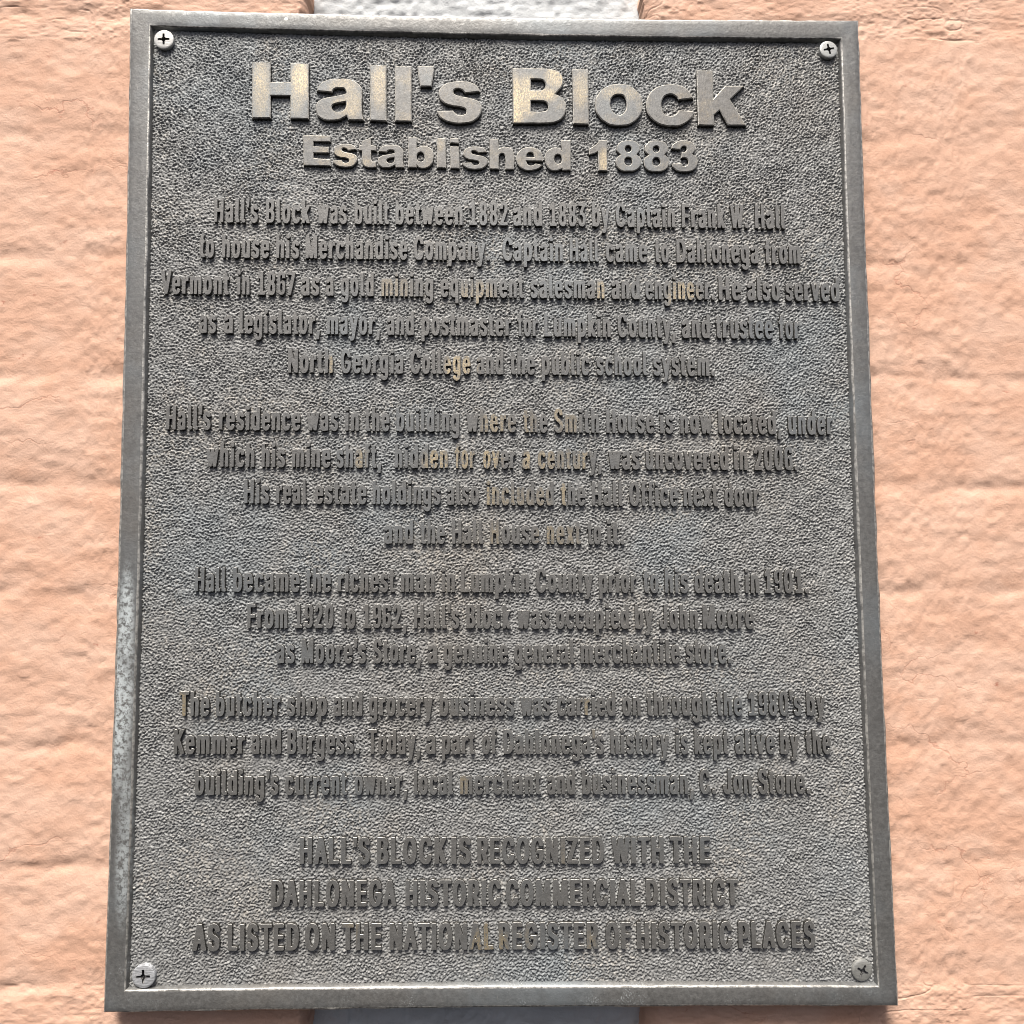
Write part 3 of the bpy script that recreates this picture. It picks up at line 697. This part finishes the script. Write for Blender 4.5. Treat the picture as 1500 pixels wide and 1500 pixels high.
    'n': (276, '50,-9 101,-7 110,-4 114,4 116,241 123,281 131,296 136,300 143,296 148,286 155,249 157,1 166,-6 199,-10 231,-7 241,1 243,249 239,291 231,326 220,351 204,370 184,382 149,387 101,380 59,382 36,378 29,371 28,9 33,-4'),
    'o': (279, '120,-17 147,-18 174,-12 197,-1 213,16 229,41 242,73 254,151 255,198 251,251 243,293 230,328 214,353 194,372 174,382 144,388 122,387 94,380 74,369 57,351 44,328 32,296 19,221 21,126 29,83 41,48 56,21 74,1 94,-11;134,67 124,81 114,111 106,186 108,228 115,263 126,293 137,303 147,293 159,261 166,223 168,181 165,138 157,101 146,73 139,67'),
    'p': (284, '50,-149 86,-150 111,-143 115,-132 115,-29 118,-19 124,-16 151,-18 176,-15 204,-2 230,28 250,81 257,124 260,176 258,238 250,288 238,326 222,354 202,374 179,384 146,388 101,381 56,383 36,378 28,368 28,-132 33,-144;144,68 134,77 123,106 117,144 114,186 116,226 123,264 134,294 144,302 154,291 165,261 173,186 164,108 153,78'),
    'q': (284, '186,-149 217,-150 239,-147 247,-143 250,-134 250,366 244,378 227,382 177,381 139,388 119,387 92,381 70,368 51,346 37,316 26,276 20,231 18,171 22,121 38,51 50,26 66,6 79,-5 97,-13 124,-18 154,-16 162,-20 164,-136 172,-146;134,68 124,80 113,111 106,186 114,264 124,291 134,302 144,294 155,266 162,228 164,186 162,144 155,106 144,76'),
    'r': (208, '25,0 115,0 116,200 117,217 119,235 122,250 133,266 148,278 167,278 188,275 190,372 172,371 155,368 139,358 125,345 117,328 110,310 110,365 25,365'),
    's': (253, '106,-17 130,-18 157,-14 190,2 205,18 216,36 224,58 228,86 226,138 212,177 186,203 127,234 117,248 112,271 116,293 125,304 132,297 142,273 150,267 175,264 212,275 221,281 224,288 218,321 206,348 187,370 165,382 135,387 90,383 60,366 46,351 35,331 25,283 28,231 44,193 67,170 125,141 138,118 138,86 133,71 125,64 115,71 102,105 92,111 72,113 52,110 27,100 20,91 27,48 45,15 71,-7'),
    't': (181, '101,-13 125,-14 150,-9 162,-3 166,5 161,50 154,57 126,67 121,105 121,302 127,310 152,316 160,321 162,365 156,377 127,384 122,389 121,455 117,466 95,473 65,473 44,470 36,462 33,390 30,384 12,378 5,372 4,330 7,319 30,310 34,302 34,80 40,40 50,17 62,2 80,-8'),
    'u': (277, '108,-14 131,-15 169,-8 214,-10 234,-6 241,2 243,361 240,374 231,379 184,382 164,378 157,371 155,131 147,91 139,76 134,73 128,76 123,86 116,124 114,371 104,379 66,382 39,379 29,371 28,124 34,66 44,34 59,10 81,-7'),
    'v': (266, '108,-9 160,-7 169,-4 175,4 248,361 248,372 240,379 190,382 170,379 162,374 136,251 130,239 123,254 97,374 75,382 43,382 20,379 11,371 84,6 90,-4'),
    'w': (359, '95,-9 133,-9 151,-6 157,-1 176,82 181,76 193,6 198,-3 221,-9 251,-10 271,-6 280,1 339,356 340,369 336,376 316,382 293,382 257,376 251,366 241,304 236,299 222,366 217,376 188,382 141,378 132,369 122,306 116,297 102,366 96,376 73,382 46,382 23,379 15,374 14,359 71,9 77,-4'),
    'x': (260, '34,-9 75,-10 99,-4 106,6 122,49 127,53 133,46 149,4 157,-5 180,-10 210,-10 232,-6 240,-1 239,14 176,189 236,361 237,371 232,377 200,382 155,378 147,371 134,336 127,330 121,336 108,371 100,378 77,382 47,382 27,379 19,374 19,359 79,191 14,9 17,-4'),
    'y': (266, '60,-151 88,-152 120,-142 139,-124 153,-94 248,359 248,371 240,379 190,383 170,379 162,374 136,251 130,239 123,254 98,374 90,379 75,382 43,383 18,379 11,371 84,1 77,-41 70,-66 63,-73 36,-81 30,-96 26,-129 28,-139 38,-146'),
}

GL = {}
for ch, (adv, s) in GLYPHS.items():
    GL[ch] = (adv / 500, [np.array([[float(k) for k in q.split(',')] for q in o.split(' ')]) / 500 for o in s.split(';')])

A = lambda x: 220 + x / 2.8846
B = lambda x: 720 + x / 2.8846
# (baseline y at x=220 and at x=1240 from two measured points, capital height, words with first and last pixel)
LINES = [
    ((313, 324.6), (1150, 334.2), 33.5, [("Hall's", A(268), A(455)), ('Block', A(487), A(675)), ('was', A(705), A(832)), ('built', A(862), A(1010)), ('between', A(1035), A(1322)), ('1882', A(1347), B(70)), ('and', B(90), B(215)), ('1883', B(245), B(400)), ('by', B(425), B(500)), ('Captain', B(525), B(778)), ('Frank', B(805), B(990)), ('W.', B(1010), B(1088)), ('Hall', B(1115), B(1245))]),
    ((300, 376.2), (1165, 385.6), 33, [('to', A(205), A(270)), ('house', A(302), A(503)), ('his', A(530), A(630)), ('Merchandise', A(655), A(1088)), ('Company.', A(1112), A(1437)), ('Captain', B(45), B(303)), ('Hall', B(330), B(455)), ('came', B(483), B(660)), ('to', B(690), B(752)), ('Dahlonega', B(782), B(1130)), ('from', B(1155), B(1308))]),
    ((240, 429.7), (1220, 440.4), 33.2, [('Vermont', A(42), A(333)), ('in', A(365), A(420)), ('1867', A(452), A(612)), ('as', A(637), A(715)), ('a', A(740), A(775)), ('gold', A(803), A(945)), ('mining', A(975), A(1197)), ('equipment', A(1225), B(138)), ('salesman', B(163), B(480)), ('and', B(507), B(628)), ('engineer.', B(650), B(947)), ('He', B(960), B(1058)), ('also', B(1082), B(1222)), ('served', B(1243), B(1472))]),
    ((295, 487), (1170, 495.7), 33.2, [('as', A(205), A(278)), ('a', A(308), A(350)), ('legislator,', A(375), A(718)), ('mayor,', A(745), A(972)), ('and', A(998), A(1115)), ('postmaster', A(1145), B(85)), ('for', B(108), B(197)), ('Lumpkin', B(222), B(505)), ('County,', B(533), B(780)), ('and', B(805), B(925)), ('trustee', B(948), B(1192)), ('for', B(1215), B(1305))]),
    ((425, 545.2), (1045, 550), 33.4, [('North', A(580), A(772)), ('Georgia', A(803), A(1070)), ('College', A(1098), A(1355)), ('and', A(1378), B(52)), ('the', B(78), B(185)), ('public', B(212), B(415)), ('school', B(443), B(660)), ('system.', B(683), B(947))]),
    ((245, 628.4), (1215, 636), 33.6, [("Hall's", A(65), A(255)), ('residence', A(288), A(635)), ('was', A(660), A(795)), ('in', A(822), A(882)), ('the', A(905), A(1012)), ('building', A(1038), A(1307)), ('where', A(1335), B(105)), ('the', B(133), B(238)), ('Smith', B(263), B(457)), ('House', B(485), B(690)), ('is', B(712), B(770)), ('now', B(798), B(935)), ('located,', B(960), B(1228)), ('under', B(1255), B(1445))]),
    ((305, 683), (1165, 688.2), 33.6, [('which', A(235), A(440)), ('his', A(468), A(570)), ('mine', A(597), A(763)), ('shaft,', A(785), A(978)), ('hidden', A(1032), A(1258)), ('for', A(1285), A(1373)), ('over', A(1405), B(103)), ('a', B(127), B(165)), ('century,', B(195), B(468)), ('was', B(495), B(628)), ('uncovered', B(652), B(1003)), ('in', B(1025), B(1085)), ('2006.', B(1112), B(1297))]),
    ((357, 736.6), (1112, 741.6), 33.8, [('His', A(395), A(502)), ('real', A(530), A(662)), ('estate', A(692), A(915)), ('holdings', A(938), A(1228)), ('also', A(1252), A(1390)), ('included', A(1420), B(265)), ('the', B(292), B(398)), ('Hall', B(425), B(557)), ('Office', B(582), B(790)), ('next', B(812), B(960)), ('door', B(985), B(1135))]),
    ((562, 795.5), (915, 796.8), 34, [('and', A(987), A(1112)), ('the', A(1140), A(1247)), ('Hall', A(1275), A(1407)), ('House', A(1435), B(203)), ('next', B(232), B(380)), ('to', B(405), B(465)), ('it.', B(488), B(563))]),
    ((285, 865.8), (1180, 868.5), 34.2, [('Hall', A(187), A(320)), ('became', A(348), A(632)), ('the', A(655), A(765)), ('richest', A(790), A(1035)), ('man', A(1058), A(1203)), ('in', A(1230), A(1288)), ('Lumpkin', A(1313), B(160)), ('County', B(187), B(430)), ('prior', B(455), B(615)), ('to', B(640), B(708)), ('his', B(733), B(833)), ('death', B(858), B(1047)), ('in', B(1073), B(1132)), ('1901.', B(1155), B(1343))]),
    ((362, 919.5), (1105, 920.6), 34.2, [('From', A(408), A(580)), ('1920', A(608), A(775)), ('to', A(803), A(868)), ('1962,', A(897), A(1085)), ("Hall's", A(1113), A(1307)), ('Block', A(1335), B(82)), ('was', B(108), B(247)), ('occupied', B(272), B(582)), ('by', B(607), B(685)), ('John', B(710), B(875)), ('Moore', B(893), B(1112))]),
    ((405, 970.8), (1070, 971.2), 34.2, [('as', A(530), A(610)), ("Moore's", A(637), A(912)), ('Store,', A(940), A(1145)), ('a', A(1170), A(1213)), ('genuine', A(1238), B(70)), ('general', B(95), B(352)), ('merchantile', B(377), B(798)), ('store.', B(822), B(1017))]),
    ((262, 1048.2), (1205, 1047.6), 34.5, [('The', A(120), A(250)), ('butcher', A(275), A(550)), ('shop', A(577), A(747)), ('and', A(772), A(897)), ('grocery', A(922), A(1195)), ('business', A(1222), B(97)), ('was', B(122), B(250)), ('carried', B(277), B(525)), ('on', B(553), B(632)), ('through', B(655), B(928)), ('the', B(950), B(1063)), ("1980's", B(1087), B(1312)), ('by', B(1332), B(1413))]),
    ((255, 1104), (1215, 1104), 34.6, [('Kemmer', A(97), A(400)), ('and', A(425), A(552)), ('Burgess.', A(578), A(885)), ('Today,', A(918), A(1142)), ('a', A(1165), A(1207)), ('part', A(1232), A(1372)), ('of', A(1402), B(24)), ("Dahlonega's", B(50), B(477)), ('history', B(503), B(752)), ('is', B(778), B(833)), ('kept', B(858), B(1005)), ('alive', B(1030), B(1200)), ('by', B(1222), B(1302)), ('the', B(1328), B(1437))]),
    ((285, 1164), (1185, 1162.2), 34.6, [("building's", A(187), A(542)), ('current', A(568), A(832)), ('owner,', A(862), A(1087)), ('local', A(1113), A(1282)), ('merchant', A(1308), B(210)), ('and', B(235), B(355)), ('businessman,', B(383), B(857)), ('C.', B(880), B(950)), ('Jon', B(980), B(1103)), ('Stone.', B(1128), B(1350))]),
    ((440, 1265.2), (1040, 1264), 37.5, [("HALL'S", A(630), A(928)), ('BLOCK', A(957), A(1253)), ('IS', A(1272), A(1355)), ('RECOGNIZED', A(1382), B(478)), ('WITH', B(508), B(730)), ('THE', B(755), B(928))]),
    ((400, 1327.5), (1080, 1325.7), 37, [('DAHLONEGA', A(510), A(1040)), ('HISTORIC', A(1078), A(1483)), ('COMMERCIAL', B(60), B(632)), ('DISTRICT', B(655), B(1045))]),
    ((280, 1392.4), (1195, 1388), 37.5, [('AS', A(175), A(293)), ('LISTED', A(325), A(628)), ('ON', A(652), A(780)), ('THE', A(808), A(978)), ('NATIONAL', A(1010), B(10)), ('REGISTER', B(30), B(453)), ('OF', B(483), B(592)), ('HISTORIC', B(615), B(1020)), ('PLACES', B(1045), B(1370))]),
]
# where the small letters are rubbed to brass: (x, y, radius x, radius y, strength)
WORN = [(575, 425, 28, 22, .35), (700, 432, 26, 20, .5), (880, 430, 7, 22, .8), (1000, 432, 22, 24, .9), (668, 540, 16, 22, .95), (688, 535, 12, 18, .85), (486, 535, 5, 20, .7), (725, 624, 22, 22, .6), (770, 622, 14, 22, .5),
        (816, 608, 12, 16, .6), (835, 622, 16, 18, .4), (528, 675, 8, 20, .7), (640, 677, 20, 22, .9), (676, 675, 20, 22, .8), (712, 675, 22, 22, .95), (776, 676, 10, 20, .9), (800, 676, 18, 20, .6), (855, 676, 10, 22, .7), (830, 678, 16, 20, .4),
        (717, 728, 10, 26, .8), (750, 730, 30, 20, .4), (822, 726, 10, 24, .75), (795, 732, 12, 20, .4), (800, 785, 12, 20, .75), (825, 788, 26, 20, .4), (725, 785, 8, 22, .5), (266, 1036, 9, 20, 1.4), (858, 1036, 6, 18, .9), (678, 1150, 8, 18, .6),
        (870, 1075, 5, 7, .6), (712, 1378, 14, 26, 1.0), (700, 1385, 10, 18, .8), (735, 1385, 7, 20, .9), (520, 1358, 5, 20, .5), (863, 1380, 6, 18, .5), (825, 1250, 6, 20, .4), (770, 1375, 12, 20, .25)]

def lean(x): return -0.026 + (x - 205) / 1055 * 0.066

for li, ((xa, ya), (xb, yb), cap, words) in enumerate(LINES):
    V, Fc, mi = [], [], []
    for word, x0, x1 in words:
        x0 += 0.4; x1 -= 0.4
        pen = 0.0; parts = []
        for ch in word:
            adv, outs = GL[ch]
            parts += [o + (pen, 0) for o in outs]
            pen += adv
            if ch in 'AVTWy' : pen -= 0.02
        lo = min(o[:, 0].min() for o in parts); hi = max(o[:, 0].max() for o in parts)
        k = (x1 - x0) / (hi - lo)
        # one letter at a time so that touching letters stay separate solids
        pen = 0.0
        for ch in word:
            adv, outs = GL[ch]
            polys = []
            for o in outs:
                gx = x0 + (o[:, 0] + pen - lo) * k
                gy = o[:, 1] * cap
                gx = gx + 0.30 * vnoise(gx * 0.45, gy * 0.45 + li * 50, 41)
                gy = gy + 0.30 * vnoise(gx * 0.45, gy * 0.45 + li * 50, 42)
                base = ya + (gx - xa) * (yb - ya) / (xb - xa)
                px = gx - gy * lean(gx); py = base - gy
                u, v = unproject(px, py, TOP_BODY)
                polys.append(np.stack([u, v], -1))
            if word.isupper() and len(word) > 1 and li > 14: grow = 0.00009
            else: grow = 0.00002
            polys = [offset(clean(q), -grow) for q in polys]
            letter_geometry(polys, TOP_BODY, 0.00014, 0.00012, (V, Fc, mi))
            pen += adv
            if ch in 'AVTWy': pen -= 0.02
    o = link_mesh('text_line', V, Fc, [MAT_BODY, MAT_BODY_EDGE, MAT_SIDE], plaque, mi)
    va = np.array(V)
    wear = np.zeros(len(va))
    for x, y, rx, ry, s in WORN:
        u, v = pl(x, y, TOP_BODY)
        d2 = ((va[:, 0] - u) / (rx / 2336)) ** 2 + ((va[:, 2] - v) / (ry / 2336)) ** 2
        wear = np.maximum(wear, s * np.clip(1.35 - d2, 0, 1))
    at = o.data.attributes.new('wear', 'FLOAT', 'POINT')
    at.data.foreach_set('value', wear.astype(np.float32))

# --- the rough field ------------------------------------------------------------
lo = RI.min(0) - 0.004; hi = RI.max(0) + 0.004
STEP = 0.00044
nx = int((hi[0] - lo[0]) / STEP) + 1; ny = int((hi[1] - lo[1]) / STEP) + 1
gu = lo[0] + np.arange(nx) * STEP; gv = lo[1] + np.arange(ny) * STEP

def band_noise(lam, width, aniso, ang, seed):
    r = np.random.default_rng(seed)
    fx = np.fft.fftfreq(nx, STEP)[None, :]; fy = np.fft.fftfreq(ny, STEP)[:, None]
    ca, sa = math.cos(ang), math.sin(ang)
    a = (fx * ca + fy * sa) * aniso; b = (-fx * sa + fy * ca)
    k = np.sqrt(a * a + b * b) + 1e-9
    filt = np.exp(-(np.log(k * lam) / width) ** 2)
    z = np.fft.ifft2(np.fft.fft2(r.standard_normal((ny, nx))) * filt).real
    return z / z.std()

UU, VV = np.meshgrid(gu, gv)
n1 = band_noise(0.0022, 0.6, 1.1, 0.5, 1)
n2 = band_noise(0.0022, 0.6, 1.15, -0.1, 2)
bl_ = 0.5 + 0.5 * np.tanh(2.2 * band_noise(0.09, 0.6, 1, 0, 3))
n3 = n1 * np.sqrt(bl_) + n2 * np.sqrt(1 - bl_)
fine = band_noise(0.0013, 0.4, 1.1, 0.2, 4)
big = band_noise(0.012, 0.6, 1, 0, 5)
amp = 1.0 + 0.10 * band_noise(0.05, 0.6, 1, 0, 6)
hgt = amp * (0.00041 * np.tanh(1.1 * n3) + 0.00018 * fine) + 0.00010 * big

# footprint of the letters on the field
mask = np.zeros((ny, nx + 1), np.int32)
for p in mask_polys:
    X = (p[:, 0] - lo[0]) / STEP; Y = (p[:, 1] - lo[1]) / STEP
    X2, Y2 = np.roll(X, -1), np.roll(Y, -1)
    for xa_, ya_, xb_, yb_ in zip(X, Y, X2, Y2):
        if ya_ == yb_: continue
        sg = 1
        if ya_ > yb_: xa_, ya_, xb_, yb_, sg = xb_, yb_, xa_, ya_, -1
        for j in range(max(0, math.ceil(ya_)), min(ny - 1, math.ceil(yb_) - 1) + 1):
            i = min(nx, max(0, math.ceil(xa_ + (xb_ - xa_) * (j - ya_) / (yb_ - ya_))))
            mask[j, i] += sg
mask = (np.cumsum(mask, 1)[:, :nx] != 0).astype(float)
def gblur(a, s):
    fx = np.fft.fftfreq(nx, STEP)[None, :]; fy = np.fft.fftfreq(ny, STEP)[:, None]
    return np.fft.ifft2(np.fft.fft2(a) * np.exp(-2 * (math.pi * s) ** 2 * (fx * fx + fy * fy))).real
near = gblur(mask, 0.0011)
hgt = hgt * (1 - 0.2 * np.clip(near * 1.5, 0, 1)) + 0.00008 * np.clip(near * 1.3, 0, 1)
# seats of the four screws are pressed flat
SCREWS = [(239.8, 57.4), (1214.0, 72.0), (209.8, 1430.8), (1263.6, 1422.0)]
for x, y in SCREWS:
    u, v = pl(x, y, FIELD_W)
    d = np.hypot(UU - u, VV - v)
    hgt = np.where(d < 0.0055, -0.0006, hgt)
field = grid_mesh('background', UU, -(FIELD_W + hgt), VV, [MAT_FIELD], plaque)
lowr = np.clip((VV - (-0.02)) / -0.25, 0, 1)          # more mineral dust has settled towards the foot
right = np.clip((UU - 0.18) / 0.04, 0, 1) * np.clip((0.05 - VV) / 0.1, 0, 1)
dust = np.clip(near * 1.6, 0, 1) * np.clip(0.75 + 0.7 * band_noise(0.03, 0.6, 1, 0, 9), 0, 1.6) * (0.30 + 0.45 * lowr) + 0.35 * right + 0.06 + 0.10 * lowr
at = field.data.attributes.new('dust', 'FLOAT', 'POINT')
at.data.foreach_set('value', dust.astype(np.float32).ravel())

# ------------------------------------------------------------------ the four screws
def make_screw(name, px, py, r_px, mat, rot, tilt, label, w_top, dome):
    u, v = pl(px, py, w_top)
    R_ = r_px / 2336.0 * (CAM[2] - w_top) / 0.4696
    n = 96
    V, Fc, mi = [], [], []
    def add(r, w):
        b = len(V)
        for k in range(n):
            th = 2 * math.pi * k / n
            rr = r(th) if callable(r) else r
            x, z, y = rr * math.cos(th), rr * math.sin(th), w
            V.append((x, -(y), z))
        return b
    def star(s, e=0.0):
        def f(th):
            c4 = abs(math.cos(2 * (th - rot)))
            a = min(abs(math.cos(th - rot)), abs(math.sin(th - rot)))       # 0 on the arms
            arm = 0.60 * R_ * s
            half = 0.11 * R_ * s
            rr = min(arm, half / max(a, 1e-4))
            web = 0.26 * R_ * s
            return max(rr * 0.0 + min(arm, half / max(a, 1e-4)), web * (1 - 0.25 * c4))
        return f
    rings = [add(R_ * 0.96, -0.0040), add(R_, -0.0006), add(R_ * 0.985, -0.0002), add(R_ * 0.93, 0.0), add(R_ * 0.78, dome * 0.6),
             add(star(1.0), dome), add(star(0.94), dome - 0.0005), add(star(0.55), dome - 0.0024)]
    for a, b in zip(rings[:-1], rings[1:]):
        for k in range(n):
            j = (k + 1) % n
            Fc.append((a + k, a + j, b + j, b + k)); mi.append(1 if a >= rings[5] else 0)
    ce = len(V); V.append((0, -(dome - 0.0034), 0))
    for k in range(n):
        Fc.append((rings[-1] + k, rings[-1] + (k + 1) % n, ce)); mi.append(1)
    bk = len(V); V.append((0, 0.0045, 0))
    for k in range(n):
        Fc.append((rings[0] + (k + 1) % n, rings[0] + k, bk)); mi.append(0)
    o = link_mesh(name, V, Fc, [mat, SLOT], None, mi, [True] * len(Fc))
    try: o.data.set_sharp_from_angle(angle=math.radians(35))
    except Exception: pass
    o.location = (u, -w_top, v + CZ)
    o.rotation_euler = tilt
    tag(o, label, 'screw', 'screws fixing the plaque to the wall')

R = math.radians
SLOT = make_screw_mat('slot with painted shade', (0.06, 0.06, 0.06), (0.10, 0.10, 0.11), 0.2, 0.5, 0.5)  # recess shade put into the colour of the slot faces
SM_WHITE = make_screw_mat('pale zinc', (0.48, 0.48, 0.465), (0.58, 0.58, 0.565), 0.2, 0.45, 0.3)
SM_GREY = make_screw_mat('dulled zinc', (0.36, 0.37, 0.36), (0.50, 0.51, 0.50), 0.3, 0.42, 0.6)
SM_STEEL = make_screw_mat('scratched steel', (0.30, 0.31, 0.32), (0.62, 0.64, 0.67), 0.35, 0.36, 1.0)
SM_BRONZE = make_screw_mat('weathered steel', (0.32, 0.325, 0.31), (0.48, 0.48, 0.45), 0.5, 0.40, 0.6)
make_screw('screw', *SCREWS[0], 14.2, SM_WHITE, R(2), (0, 0, 0), 'pale, nearly white cross-head screw in the upper left corner of the plaque', FIELD_W + 0.0026, 0.0002)
make_screw('screw', *SCREWS[1], 13.4, SM_GREY, R(12), (R(-2), 0, R(3)), 'light grey cross-head screw in the upper right corner of the plaque', FIELD_W + 0.0024, 0.0002)
make_screw('screw', *SCREWS[2], 15.5, SM_STEEL, R(2), (R(2), 0, R(-2)), 'shiny scratched steel cross-head screw in the lower left corner of the plaque', FIELD_W + 0.0026, 0.0001)
make_screw('screw', *SCREWS[3], 14.3, SM_BRONZE, R(-28), (R(3), 0, R(4)), 'dull dark weathered screw in the lower right corner of the plaque', FIELD_W + 0.0016, 0.0003)
